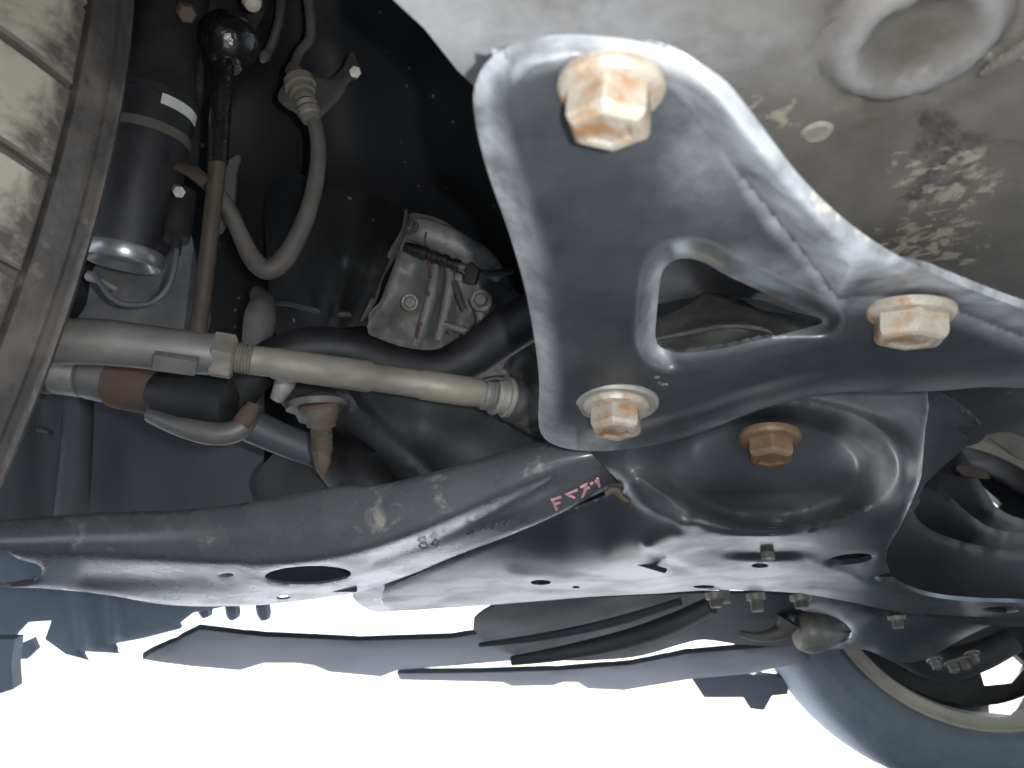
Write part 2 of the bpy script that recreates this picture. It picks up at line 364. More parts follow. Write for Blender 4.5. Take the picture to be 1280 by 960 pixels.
sheet('bulkhead', [(560, 180), (900, 200), (1500, 420), (1500, 560), (1260, 540), (1150, 560), (560, 520)],
      [(560, 200, .86), (830, 330, .6), (1000, 380, .62), (1280, 450, .7), (900, 420, .58), (1200, 560, .85), (1400, 600, 1.0), (700, 500, .9)], M['wall'], body, step=16)
sheet('frame_member', [(338, 230), (420, 225), (505, 262), (506, 285), (494, 310), (478, 345), (466, 378), (452, 405), (400, 412), (345, 418), (335, 340)],
      [(340, 230, .64), (420, 230, .56), (500, 270, .60), (440, 330, .52), (460, 400, .56), (345, 410, .6), (338, 330, .62)], M['wall'], body, step=8, thick=.01,
      relief=lambda v: -.012*(1-ss(0, 22, np.abs(v[:, 0]-(470-(v[:, 1]-260)*.28)))))
tube('member_lip', [(508, 266, .58, 6), (504, 290, .57, 7), (490, 318, .56, 9), (476, 345, .55, 7), (468, 372, .55, 7), (452, 402, .55, 4)], M['hose'], body, flat=.35)
# seams and torn flaps seen through the hole of the brace
sheet('flap', [(800, 315), (905, 318), (1050, 385), (1045, 402), (985, 388), (955, 376), (932, 372), (880, 365), (845, 384), (800, 402)], [(800, 320, .50), (1040, 390, .53), (880, 365, .56), (900, 330, .49)], M['grime'], body, step=6, thick=.002, corner=True,
      relief=lambda v: .004*np.sin(v[:, 0]/17)*np.sin(v[:, 1]/13))
sheet('flap', [(800, 408), (846, 388), (881, 369), (930, 376), (944, 384), (962, 390), (990, 393), (1045, 408), (1020, 440), (880, 460), (800, 450)], [(800, 400, .54), (1040, 405, .49), (880, 455, .46), (925, 378, .56), (870, 410, .515)], M['grime'], body, step=6, thick=.002, corner=True,
      relief=lambda v: .005*np.exp(-(dist(v, [(820, 424), (880, 412), (930, 408), (960, 414)])/6)**2)-.005*np.exp(-(dist(v, [(850, 405), (868, 392), (884, 372)])/5)**2)+.003*np.sin(v[:, 0]/13+v[:, 1]/9))
tube('seam_sealer', [(820, 424, .488, 2), (860, 416, .492, 3), (905, 408, .497, 3), (945, 410, .488, 3), (965, 416, .48, 2)], M['grime'], body, seg=8)

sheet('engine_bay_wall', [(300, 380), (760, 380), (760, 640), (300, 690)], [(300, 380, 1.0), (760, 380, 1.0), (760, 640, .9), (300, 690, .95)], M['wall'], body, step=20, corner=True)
# ------------------------------------------------------------------ near tyre
TC = Vector((-.548, .24, .355)); TR = .360
ty = thing('tyre', 'dusty tan tyre tread close by at the left edge, muddy brown shoulder', 'tyre', (TC.x, TC.y, 0))
RB = TR-.005
def ring(name, prof, m, parent, c=TC, seg=96):
    return lathe(name, Vector((c.x, c.y-.15, c.z)), Vector((c.x, c.y+.15, c.z)), [((y+.15)/.3, r) for y, r in prof], m, parent, seg, 40, False)
ring('carcass', [(-.098, .23), (-.108, .28), (-.104, .33), (-.09, RB), (.058, RB), (.060, RB), (.09, RB-.003), (.102, .335), (.108, .29), (.098, .23)], M['groove'], ty)
ring('shoulder_rib', [(.0745, RB-.002), (.0755, TR-.0015), (.085, TR-.003), (.0855, TR-.005), (.088, TR-.005), (.0885, TR-.003), (.092, TR-.004), (.0925, TR-.007), (.095, TR-.005), (.0955, TR-.007), (.0985, TR-.010), (.100, TR-.013), (.100, RB-.02)], M['tread_dark'], ty, seg=140)
def block_mesh(y0, y1, th, skew, h, m):
    v = []; n = 5
    for k, r in ((0, RB-.001), (1, TR-.0012), (2, TR)):
        ins = .0012 if k == 2 else 0
        for j in range(2):
            for i in range(n):
                s = i/(n-1); yy = (y0+ins)+(y1-y0-2*ins)*s; cur = skew*(s**2)
                t = (j-.5)*(th-2*ins/TR)+cur
                v.append((r*math.cos(t), yy, r*math.sin(t)))
    f = []
    for k in (0, 1):                             # sides first, the four top faces last
        o1, o2 = k*10, k*10+10
        for i in range(4):
            f += [(o1+i, o1+i+1, o2+i+1, o2+i), (o1+5+i+1, o1+5+i, o2+5+i, o2+5+i+1)]
        f += [(o1+5, o1, o2, o2+5), (o1+4, o1+9, o2+9, o2+4)]
    for i in range(4): f.append((20+i, 20+i+1, 25+i+1, 25+i))
    me = bpy.data.meshes.new('tread_block'); me.from_pydata(v, [], f)
    bm = bmesh.new(); bm.from_mesh(me); bmesh.ops.recalc_face_normals(bm, faces=bm.faces); bm.to_mesh(me); bm.free()
    me.shade_smooth(); me.set_sharp_from_angle(angle=math.radians(35)); me.materials.append(m); me.materials.append(M['groove'])
    for p in me.polygons[:-4]: p.material_index = 1
    return me
NB = 58; pit = 2*math.pi/NB
rows = [(block_mesh(.016, .073, pit-.009, -.015, .008, M['tread']), .0), (block_mesh(-.045, .004, pit-.011, -.02, .008, M['tread']), .3), (block_mesh(-.092, -.053, pit-.012, .03, .008, M['tread_dark']), .6)]
for me, ph in rows:
    for k in range(NB):
        o = bpy.data.objects.new('tread_block', me); C.objects.link(o); o.parent = ty
        o.location = (0, 0, TC.z); o.rotation_euler = (0, -(k+ph)*pit, 0)

st_, cm_ = math.radians(30), .0817
axv = Vector((math.sin(st_)*math.cos(cm_), math.cos(st_)*math.cos(cm_), math.sin(cm_)))
fv = axv.cross(Vector((0, 0, 1))).normalized(); uv = fv.cross(axv)
RM = Matrix((fv, axv, uv)).transposed()          # the wheel is steered: its rear edge swings towards the lens
ty.rotation_euler = RM.to_euler(); ty.location = Vector((-.5174, .3447, .3589))-RM@Vector((0, 0, TC.z))

# ------------------------------------------------------------------ strut, link, hose, cable
st = thing('strut', 'black strut tube with white band behind the tyre, polished cup at its foot', 'strut', P(158, 325, .47))
A, B = P(236, -90, .50), P(154, 318, .47)
r0 = 52*.47/FPX
lathe('tube', A, B, [(0, r0*.8), (.45, r0*.82), (.5, r0*.95), (.535, r0*.98), (.54, r0*1.06), (.56, r0*1.06), (.565, r0), (.95, r0*1.0), (1, r0*.9)], M['black'], st, 32)
ax = (B-A).normalized()
lathe('foot_cup', B-ax*.012, B+ax*.006, [(0, r0*.8), (.4, r0*.92), (.8, r0*.95), (1, r0*.88), (1.0, r0*.78), (.75, r0*.62), (.7, r0*.2)], M['steel'], st, 32)
def arc_band(name, c, ax, r, a0, a1, wid, m, parent):
    x = ax.orthogonal().normalized(); tocam = (CAM-c); tocam -= ax*tocam.dot(ax); tocam.normalize(); side = ax.cross(tocam)
    v = []; f = []; n = 14
    for i in range(n+1):
        q = math.radians(a0+(a1-a0)*i/n); dirv = tocam*math.cos(q)+side*math.sin(q)
        for rr, s in ((r, 0), (r, wid), (r-.002, wid), (r-.002, 0)): v.append(c+dirv*rr+ax*s)
    for i in range(n):
        for k in range(4): f.append((i*4+k, i*4+(k+1) % 4, i*4+4+(k+1) % 4, i*4+4+k))
    f += [(0, 1, 2, 3), (n*4+3, n*4+2, n*4+1, n*4)]
    return mk(name, v, f, m, parent)
SB = A.lerp(B, .56)
b1 = arc_band('white_band', SB, ax, r0*1.03, -78, -8, .007, M['white'], st)
arc_band('clamp_strap', SB+ax*.018, ax, r0*1.02, -90, 90, .006, M['hose'], st)
cb = tube('clip', [(222, 207, .46, 7), (238, 214, .455, 8), (258, 228, .455, 8)], M['brown_rod'], st, flat=.5, seg=10)
lathe('clip_bolt', P(221, 236, .455), P(224, 240, .445), [(0, .003), (1, .0035), (1, .002)], M['zinc'], st, 6)
lathe('nut', P(230, 12, .47), P(234, 18, .455), [(0, .006), (.9, .006), (1, .0045)], M['rust'], st, 6)
tube('ear', [(112, 345, .46, 7), (128, 352, .455, 5), (146, 362, .455, 4)], M['zinc'], st, seg=8)

lk = thing('stabilizer_link', 'brown drop link rod with black greasy ball joint boot at the top', 'drop link', P(248, 410, .46))
tube('rod_upper_shade', [(279, 70, .47, 14), (276, 130, .468, 13), (272, 205, .465, 12.5)], M['gloss'], lk)  # shade on the upper rod, put in as a black tube
tube('rod', [(276, 130, .468, 11), (272, 200, .465, 11), (265, 270, .462, 10.5), (256, 350, .458, 10.5), (246, 425, .455, 10.5)], M['brown_rod'], lk)
bt = lathe('ball_joint', P(268, 38, .49), P(300, 58, .46), [(0, .004), (.1, .012), (.35, .0155), (.55, .014), (.75, .0155), (.88, .0145), (.96, .010), (1, .003)], M['gloss'], lk, 20)
lathe('socket', P(286, 30, .475), P(284, 84, .468), [(0, .006), (.15, .013), (.55, .0145), (.8, .011), (1, .0085)], M['gloss'], lk, 18)

bh = thing('brake_hose', 'looped grey brake hose hanging from a metal fitting bracket', 'brake hose', P(335, 345, .50))
tube('hose', [(388, 138, .505, 9), (396, 165, .505, 9.5), (398, 195, .505, 10), (394, 230, .504, 10.5), (385, 265, .502, 11), (370, 300, .5, 12), (352, 328, .498, 13), (333, 337, .496, 13), (315, 322, .495, 12), (300, 292, .493, 10.5), (286, 262, .49, 10), (268, 237, .487, 9.5), (240, 214, .48, 9)], M['hose'], bh, seg=14)
lathe('fitting', P(373, 100, .51), P(389, 150, .502), [(0, .010), (.18, .0105), (.2, .0085), (.34, .0085), (.36, .0065), (.48, .007), (.55, .006), (.62, .0075), (.7, .006), (.78, .0078), (.84, .0072), (.9, .0068), (.92, .0062), (1, .006)], M['rod'], bh, 14)
lathe('hard_line_nut', P(366, 84, .52), P(371, 98, .512), [(0, .004), (.2, .006), (1, .006)], M['rod'], bh, 6)
sheet('mount_bracket', [(347, 120), (356, 104), (374, 96), (394, 92), (412, 96), (426, 88), (434, 74), (440, 64), (447, 78), (448, 96), (437, 102), (428, 118), (416, 132), (402, 146), (392, 150), (380, 146), (364, 138), (352, 130)],
      [(347, 120, .505), (390, 94, .53), (446, 70, .56), (400, 146, .5), (375, 120, .508)], M['dark_rod'], bh, step=5, thick=.0025, edge=(7, .002))
lathe('bracket_bolt', P(440, 88, .545), P(444, 90, .525), [(0, .006), (.5, .006), (1, .004)], M['zinc'], bh, 6)
tube('hard_line', [(366, 90, .52, 6), (374, 66, .53, 6), (388, 45, .54, 6), (386, 0, .55, 6.5), (378, -60, .56, 7)], M['dark_rod'], bh, seg=10)
wc = thing('pale_clip', 'small pale plastic clip at the very top of the wheel arch', 'clip', P(316, 4, .5))
lathe('clip_head', P(313, -6, .5), P(317, 9, .495), [(0, .004), (.5, .0065), (.85, .005), (1, .001)], M['cream'], wc, 14)
tube('clip_leg', [(306, -14, .5, 4), (312, -6, .5, 4)], M['cream'], wc, seg=8)
wh = thing('wiring_loom', 'thin dark wiring loom running down the back of the wheel arch', 'wiring', P(350, 0, .58))
tube('loom', [(352, -40, .57, 6), (350, 20, .57, 6), (338, 60, .575, 6), (330, 72, .58, 5)], M['shield'], wh, seg=10)
tube('loom', [(450, 395, .57, 4), (398, 388, .56, 4), (352, 378, .57, 4), (318, 384, .58, 5)], M['shield'], wh, seg=10)
lathe('loom_clip', P(334, 66, .57), P(328, 76, .562), [(0, .003), (.5, .0045), (1, .002)], M['dark_rod'], wh, 10)
cw = thing('sensor_cable', 'thin black sensor cable looping below the strut to a plug', 'cable', P(165, 380, .45))
tube('wire', [(118, 342, .455, 3.5), (128, 358, .452, 3.5), (142, 374, .45, 3.5), (162, 381, .45, 3.5), (190, 378, .45, 3.5), (208, 362, .452, 3.5), (217, 340, .455, 3.5), (221, 312, .46, 3.5)], M['plastic'], cw, seg=10)
tube('plug', [(224, 245, .475, 14), (222, 280, .47, 16), (220, 300, .465, 16), (220, 302, .465, 7), (220, 318, .462, 6)], M['black'], cw, seg=10, spline=False)
sh = thing('splash_shield', 'dull grey shield plate low behind the strut and sensor cable', 'splash shield', P(170, 400, .55))
sheet('shield_plate', [(120, 330), (165, 318), (205, 300), (232, 285), (246, 330), (250, 420), (90, 430), (108, 380)], [(120, 330, .56), (232, 290, .57), (250, 420, .54), (95, 425, .53), (180, 360, .56)], M['grime'], sh, step=8)
sheet('fin', [(262, 250), (278, 210), (290, 198), (299, 194), (294, 215), (292, 250), (282, 280), (268, 290)], [(262, 250, .55), (299, 194, .56), (270, 290, .54)], M['grime'], sh, step=6)

# ------------------------------------------------------------------ engine casting
en = thing('gearbox', 'bare aluminium gearbox casting with ribs, bolts and red paint marks', 'gearbox', P(560, 420, .74))
eo = [(508, 272), (530, 268), (565, 282), (612, 318), (660, 340), (680, 480), (640, 500), (590, 470), (540, 445), (462, 418), (478, 370), (496, 320)]
sheet('housing', eo, [(510, 270, .70), (600, 310, .74), (670, 340, .78), (660, 480, .76), (470, 415, .70), (560, 370, .74), (520, 340, .70)], M['alu'], en, step=4, thick=.012, edge=(8, .006),
      relief=lambda v: .006*np.sin(v[:, 0]/14+v[:, 1]/40)*np.sin(v[:, 1]/17)+.003*np.abs(np.sin(v[:, 0]/9-v[:, 1]/21))*np.sin(v[:, 1]/8+v[:, 0]/30)+.006*np.exp(-(dist(v, [(560, 290), (552, 350), (528, 420)])/7)**2)+.007*np.exp(-(dist(v, [(600, 360), (585, 400), (590, 450)])/6)**2))
tube('boss', [(512, 286, .70, 14), (530, 290, .695, 17), (570, 306, .70, 18), (608, 330, .71, 16), (622, 345, .72, 10)], M['alu'], en, seg=14)
tube('rib', [(545, 330, 0.708, 6), (540, 365, 0.703, 7), (528, 410, 0.703, 7), (520, 432, 0.708, 5)], M['alu'], en, seg=10)
tube('rib', [(560, 320, 0.718, 6), (562, 360, 0.713, 7), (548, 425, 0.713, 6)], M['alu'], en, seg=10)
tube('rib', [(590, 372, .72, 6), (602, 400, .72, 7), (592, 440, .72, 6), (600, 462, .72, 5)], M['alu'], en, seg=10)
tube('rib', [(555, 405, .70, 4), (600, 418, .70, 5), (650, 424, .71, 4)], M['alu'], en, seg=10)
def small_bolt(parent, x, y, d, rpx, m='zinc', ax=None, fl=1.35, L=1.2):
    p = P(x, y, d); ax = ax or (CAM-p).normalized(); r = rpx*d/FPX
    o = lathe('bolt', p, p+ax*r*L, [(0, r), (.85, r), (1, r*.8)], M[m], parent, 6, 30)
    lathe('washer', p-ax*r*.2, p+ax*r*.18, [(0, r*fl), (1, r*fl*.95)], M[m], o, 18); return o
small_bolt(en, 512, 378, .675, 8, 'zinc', Vector((.2, -.8, -.4)).normalized())
small_bolt(en, 602, 376, .70, 9, 'zinc', Vector((-.1, -.9, -.3)).normalized(), 1.6)
small_bolt(en, 513, 284, .665, 8, 'steel', Vector((-.3, -.9, -.1)).normalized())
tube('pin', [(568, 352, .69, 4), (575, 372, .685, 4), (582, 388, .68, 3.5)], M['steel'], en, seg=10)
tube('pin', [(622, 455, .68, 4), (625, 445, .68, 4)], M['steel'], en, seg=8); tube('pin', [(634, 462, .68, 3.5), (639, 450, .68, 3.5)], M['steel'], en, seg=8)
for pts in ([(533, 290), (532, 302), (536, 318)], [(535, 322), (537, 336), (539, 348)], [(527, 402), (523, 412), (521, 424)], [(536, 364), (536, 370)]):
    tube('paint_mark', [(x, y, .664 if y < 312 else .677, 1.2) for x, y in pts], M['red'], en, seg=6, sub=3)
pc = thing('wiring_plug', 'ribbed black wiring plug lying across the gearbox casting', 'connector', P(550, 325, .66))
tube('boot', [(506, 308, .66, 6), (520, 313, .66, 8), (534, 318, .66, 8), (535, 318, .66, 6), (540, 320, .66, 6), (541, 321, .66, 8), (546, 322, .66, 8), (547, 322, .66, 6), (552, 325, .66, 6), (553, 325, .66, 8), (559, 327, .66, 8), (560, 328, .66, 6), (566, 330, .66, 6), (567, 330, .66, 8), (574, 333, .66, 8)], M['black'], pc, seg=10, spline=False)
tube('collar', [(574, 333, .66, 6), (586, 338, .66, 6)], M['dark_rod'], pc, seg=10, spline=False)
tube('shell', [(584, 332, .66, 9), (592, 340, .66, 13), (588, 354, .66, 9)], M['black'], pc, seg=4, spline=False)
tube('lead', [(592, 340, .66, 5), (612, 342, .67, 5), (640, 338, .7, 5)], M['plastic'], pc, seg=8)

# ------------------------------------------------------------------ stabilizer bar
sb = tube('stabilizer_bar', [(262, 545, .50, 24), (285, 510, .515, 25), (312, 472, .53, 25), (345, 446, .545, 25), (390, 434, .555, 25), (440, 438, .56, 25), (495, 456, .56, 24), (545, 462, .56, 25), (585, 448, .56, 27), (625, 420, .56, 29), (680, 385, .56, 30), (760, 340, .57, 30)], M['black'], None, seg=24)
tag(sb, 'thick black anti-roll bar arching behind the tie rod towards the brace', 'anti-roll bar')

# ------------------------------------------------------------------ tie rod
tr = thing('tie_rod', 'pale tie rod with fat grimy rod end, lock nut and rubber boot', 'tie rod', P(300, 445, .40))
tube('rod_end', [(20, 428, .375, 29), (75, 427, .377, 29), (120, 427, .38, 29), (170, 432, .385, 28), (220, 438, .39, 27), (268, 443, .395, 26)], M['dark_rod'], tr, seg=28)
sheet('wrench_flat', [(192, 444), (247, 452), (243, 470), (190, 463)], [(192, 444, .366), (247, 452, .369), (243, 470, .374), (190, 463, .371)], M['dark_rod'], tr, step=8, thick=.004, corner=True)
def al(x0, y0, d0, x1, y1, d1): return P(x0, y0, d0), P(x1, y1, d1)
a_, b_ = al(264, 442, .395, 294, 447, .398)
nutr = 30*.396/FPX
ln = lathe('lock_nut', a_, b_, [(0, nutr*.86), (.1, nutr), (.9, nutr), (1, nutr*.84)], M['rod'], tr, 6, 25)
a_, b_ = al(292, 446, .398, 316, 450, .40); r = 19.5*.4/FPX
pr = []
for k in range(6): pr += [(k/6, r*.88), (k/6+.06, r), (k/6+.1, r), (k/6+.15, r*.88)]
lathe('thread', a_, b_, pr+[(1, r)], M['rod'], tr, 24, 60)
tube('rod', [(312, 449.5, .40, 18.5), (340, 453, .403, 18.5), (344, 454, .404, 20), (463, 471, .42, 20), (466, 471.5, .42, 17.5), (525, 480, .43, 17.5), (528, 480.5, .43, 19), (580, 488.5, .44, 19), (606, 492, .445, 17.5)], M['rod'], tr, seg=20, spline=False)
for k in range(5):
    x = 606+k*5.5
    pass
a_, b_ = al(602, 491, .444, 640, 498, .452); r = 21*.445/FPX
lathe('boot_end', a_, b_, [(0, r*.9), (.08, r), (.2, r), (.24, r*.9), (.36, r*.9), (.4, r*1.02), (.9, r*1.1), (1, r)], M['dark_rod'], tr, 24, 30)
a_, b_ = al(616, 493.5, .445, 636, 497, .449); r *= 1.14
cl = lathe('clamp', a_, b_, [(0, r*.95), (0, r*1.03), (.22, r*1.05), (.24, r*.9), (.7, r*.95), (.74, r*1.08), (1, r*1.08), (1, r*.95)], M['zinc'], tr, 24, 30)
tube('clamp_ear', [(606, 476, .44, 4), (618, 473, .44, 4), (630, 474, .44, 5)], M['black'], cl, seg=8)
a_, b_ = al(634, 497, .452, 690, 520, .48); r = 23*.46/FPX; pr = [(0, r*.8)]
for k in range(4): pr += [(k/4+.04, r*(1.0+.12*k)), (k/4+.14, r*(1.22+.12*k)), (k/4+.24, r*(1.0+.12*k))]
lathe('boot', a_, b_, pr, M['rubber'], tr, 24, 80)

# ------------------------------------------------------------------ drive shaft
ds = thing('drive_shaft', 'grimy drive shaft joint with rusty brown band under the tie rod end', 'drive shaft', P(180, 500, .5))
tube('boot', [(20, 455, .52, 30), (52, 462, .515, 29), (56, 463, .515, 25), (60, 463, .515, 29), (66, 465, .515, 29), (70, 466, .515, 25), (76, 466, .512, 26)], M['rubber'], ds, spline=False, seg=20)
tube('clamp', [(74, 466, .512, 27), (106, 470, .51, 27)], M['zinc'], ds, spline=False, seg=20)
tube('cup', [(104, 470, .512, 25), (112, 471, .512, 28), (160, 478, .51, 31), (150, 477, .51, 31)], M['dark_rod'], ds, spline=False, seg=20)
tube('rusty_band', [(146, 477, .51, 33), (196, 486, .505, 34), (208, 488, .505, 30)], M['rust'], ds, spline=False, seg=20)
tube('neck', [(204, 492, .50, 30), (240, 500, .49, 32), (285, 505, .49, 30), (292, 506, .49, 20)], M['black'], ds, spline=False, seg=20)
tube('shaft', [(300, 525, .56, 22), (360, 552, .57, 20), (440, 580, .58, 20), (520, 600, .58, 26)], M['plastic'], ds, seg=20)
kn = thing('knuckle_arm', 'silvery cast knuckle arm curling beneath the drive shaft, rust at its tip', 'knuckle', P(250, 540, .5))
tube('arm', [(188, 518, .49, 10), (212, 527, .485, 13), (240, 537, .48, 14), (270, 542, .48, 15), (296, 538, .482, 14), (310, 524, .485, 12), (316, 508, .49, 9)], M['dark_rod'], kn, seg=16)
tube('rust_patch', [(301, 530, .478, 11), (310, 518, .48, 12), (318, 506, .482, 9)], M['rust'], kn, seg=14)
tube('lug', [(318, 440, .55, 16), (325, 400, .56, 20), (328, 380, .57, 16), (322, 366, .58, 10)], M['dark_rod'], kn, seg=14)
tube('lug', [(345, 500, .53, 8), (356, 480, .53, 13), (362, 462, .54, 12)], M['alu'], kn, seg=14)

# ------------------------------------------------------------------ splash panel behind, subframe upright and ball stud
lp = thing('arch_liner', 'smooth dark blue grey plastic panel behind the drive shaft', 'arch liner', P(190, 640, .95))
sheet('panel', [(-60, 420), (330, 420), (330, 660), (-60, 680)], [(-60, 430, .9), (330, 420, .96), (330, 660, .90), (-60, 680, .86), (120, 560, .93), (250, 560, .90)], M['plastic'], lp, step=12, corner=True,
      relief=lambda v: .010*ss(-14, 14, v[:, 0]-243)-.015*np.exp(-((v[:, 0]-60)/25)**2))
tube('fold', [(100, 480, .87, 16), (96, 560, .86, 18), (88, 660, .84, 20)], M['plastic'], lp, seg=12)
tube('peg', [(48, 536, .86, 4), (64, 541, .85, 4)], M['hose'], lp, seg=8)
sp_ = thing('ball_stud', 'rusty threaded stud with flange nut hanging below the subframe', 'stud', P(402, 590, .5))
p0, p1 = P(401, 506, .50), P(404, 596, .505); L = (p1-p0).length; k_ = .5/FPX
pr = [(0, 22*k_), (.16, 22*k_), (.2, 19*k_), (.3, 18*k_), (.31, 13*k_)]
for k in range(9): pr += [(.33+k*.034, 12.5*k_), (.33+k*.034+.014, 14*k_)]
pr += [(.66, 12*k_), (.72, 11*k_), (.78, 11.5*k_), (.93, 5*k_), (1, 2*k_)]
lathe('stud', p0, p1, pr, M['rust_stud'], sp_, 18, 60)
fn = lathe('flange_nut', P(397, 494, .512), P(398, 526, .508), [(0, 20*k_), (.3, 40*k_), (.55, 40*k_), (.6, 30*k_), (1, 24*k_)], M['dark_rod'], sp_, 14, 30)
lathe('rust_ring', P(400, 506, .498), P(400.5, 510, .498), [(0, 27*k_), (1, 27*k_)], M['rust'], sp_, 20)

sf = thing('subframe', 'black pressed steel subframe with a round pocket under the brace', 'subframe', P(900, 700, .55))
sheet('upright', [(345, 470), (420, 465), (520, 475), (600, 490), (690, 530), (740, 560), (700, 590), (560, 610), (500, 615), (488, 590), (470, 565), (445, 545), (425, 535), (400, 520), (360, 515)],
      [(345, 480, .56), (440, 480, .54), (600, 500, .53), (720, 560, .47), (560, 600, .52), (490, 600, .56), (440, 530, .55), (520, 540, .50)], M['dull'], sf, step=5, thick=.012, edge=(9, .004),
      relief=lambda v: -.006*(1-ss(0, 14, dist(v, [(430, 480), (450, 510), (490, 545), (530, 580), (560, 610)]))))
sheet('web', [(360, 555), (420, 548), (470, 580), (520, 630), (360, 640), (320, 600)], [(360, 560, .62), (470, 580, .62), (440, 630, .6), (330, 600, .64)], M['rubber'], sf, step=8, thick=.01)
tube('link_bush', [(408, 560, .60, 26), (440, 590, .57, 34), (465, 612, .56, 34), (480, 640, .56, 34)], M['black'], sf, seg=20)
# underside pressing with the pocket
so = [(480, 740), (520, 718), (570, 696), (640, 668), (700, 641), (756, 619), (778, 610), (758, 586), (736, 560), (745, 540), (860, 500), (1000, 470), (1140, 470), (1160, 500), (1156, 540), (1153, 582), (1149, 604), (1126, 657), (1112, 680), (1108, 700), (1114, 720), (1130, 734), (1165, 746), (1220, 752), (1320, 756), (1320, 775), (1200, 770), (1120, 764), (1060, 752), (1000, 742), (940, 738), (880, 738), (820, 742), (740, 746), (640, 754), (560, 760), (490, 762)]
sctl = [(735, 570, .415), (800, 560, .40), (900, 530, .405), (1000, 505, .41), (1130, 500, .43), (1150, 560, .425), (1140, 620, .425), (1112, 690, .50),
        (870, 560, .41), (965, 560, .415), (1060, 560, .42), (960, 620, .425), (820, 610, .41),
        (850, 650, .43), (960, 668, .475), (1050, 655, .455), (1100, 640, .43),
        (780, 660, .465), (700, 655, .505), (760, 697, .495), (640, 700, .555), (700, 712, .555), (820, 705, .53), (560, 722, .61), (520, 740, .66), (640, 728, .62), (640, 752, .76), (760, 722, .57), (760, 742, .74), (880, 734, .70),
        (900, 690, .52), (1000, 690, .53), (960, 700, .55), (900, 712, .59), (1000, 715, .60), (1050, 705, .56), (1100, 722, .60), (1000, 738, .72), (1080, 748, .74), (1150, 748, .74), (1280, 758, .82), (1310, 772, .95)]
def ell(cx, cy, rx, ry, rot=0, n=12):
    c, s = math.cos(math.radians(rot)), math.sin(math.radians(rot))
    return [(cx+rx*math.cos(t)*c-ry*math.sin(t)*s, cy+rx*math.cos(t)*s+ry*math.sin(t)*c) for t in np.arange(n)*2*math.pi/n]
pock = np.array(ell(955, 585, 158, 76, 2, 40))
def sub_rel(v):
    e_ = np.hypot((v[:, 0]-955)/158, (v[:, 1]-585)/76)
    r = -.020*(1-ss(.72, 1.04, e_))
    r += .004*np.exp(-((e_-1.1)/.08)**2)
    r += .007*np.exp(-(dist(v, [(800, 600), (845, 622), (872, 644), (850, 668), (815, 682)])/13)**2)
    r += .004*np.exp(-(dist(v, [(850, 672), (930, 668), (1010, 664), (1080, 640)])/8)**2)
    r += -.010*np.exp(-(((v[:, 0]-955)/62)**2+((v[:, 1]-688)/10)**2)**2)
    r += .003*np.exp(-(dist(v, [(805, 682), (860, 706), (930, 728), (1010, 735)])/5)**2)
    r += -.006*np.exp(-(dist(v, [(815, 694), (870, 716), (940, 732)])/7)**2)
    r += .003*np.exp(-(dist(v, [(1015, 702), (1060, 718), (1080, 730), (1160, 745), (1310, 762)])/4)**2)
    r += .004*np.exp(-(dist(v, [(640, 720), (676, 724), (712, 726)])/9)**2)
    return r
holes = [ell(1063, 699, 29, 6.5, -6), ell(1118, 721, 26, 6, -6), ell(676, 728, 13, 3.2, 0), ell(720, 734, 5, 1.5), ell(950, 707, 11, 3), ell(972, 655, 8, 2.2), ell(880, 733.5, 14, 2.2), ell(1250, 762, 22, 3.5)]
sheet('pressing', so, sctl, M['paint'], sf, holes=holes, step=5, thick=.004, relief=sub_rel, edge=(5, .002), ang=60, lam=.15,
      dust_and_light=lambda v: 1.0*np.exp(-(dist(v, [(1068, 545), (1102, 578), (1110, 615)])/19)**2)+.25*gauss(v, 850, 640, 40, 20)+.35*gauss(v, 1020, 625, 60, 22)+.3*gauss(v, 1080, 500, 80, 25)+.25*gauss(v, 800, 590, 50, 25),  # paler pocket wall and nose, dusty beige patch on the pocket floor
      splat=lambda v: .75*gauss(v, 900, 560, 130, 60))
sheet('flange', [(1080, 470), (1160, 484), (1185, 495), (1210, 512), (1228, 528), (1226, 533), (1198, 533), (1200, 540), (1211, 548), (1205, 561), (1180, 582), (1157, 604), (1140, 640), (1100, 600)],
      [(1080, 470, .46), (1190, 500, .47), (1228, 530, .47), (1205, 560, .48), (1157, 604, .48), (1120, 560, .46)], M['paint'], sf, step=6, thick=.004, corner=True,
      relief=lambda v: .004*(1-ss(0, 9, dist(v, [(1158, 486), (1190, 500), (1229, 532)]))))
tube('weld', [(757, 618, .43, 4), (768, 612, .43, 6), (785, 622, .43, 7), (805, 618, .425, 5), (818, 624, .42, 4)], M['rust'], sf, seg=8)
sheet('bracket_tab', [(784, 698), (800, 700), (834, 711), (833, 715), (806, 707), (786, 701)], [(784, 698, .53), (834, 712, .545), (806, 707, .535)], M['paint'], sf, step=3, thick=.002, corner=True)

# ------------------------------------------------------------------ bolts
def hexbolt(parent, x, y, d, fl_px, hex_px, len_px, mname, ax, wash_px=None, label=None):
    p = P(x, y, d); k = d/FPX; ax = ax.normalized(); r = hex_px*k; L = len_px*k
    prof = [(0, r), (.80, r), (.93, r*.93), (1, r*.80), (1, r*.62), (.94, r*.5), (.93, .0001)]
    o = lathe('bolt', p, p+ax*L, prof, M[mname], parent, 6, 20)
    f = fl_px*k
    lathe('flange', p-ax*L*.02, p+ax*L*.30, [(0, f), (.45, f), (.8, f*.93), (1, f*.80)], M[mname], o, 32, 30)
    if wash_px:
        q = wash_px*k; lathe('washer', p-ax*L*.16, p+ax*L*.05, [(0, q), (.6, q), (1, q*.95)], M['zinc'], o, 36, 30)
    if label: o['label'] = label
    return o

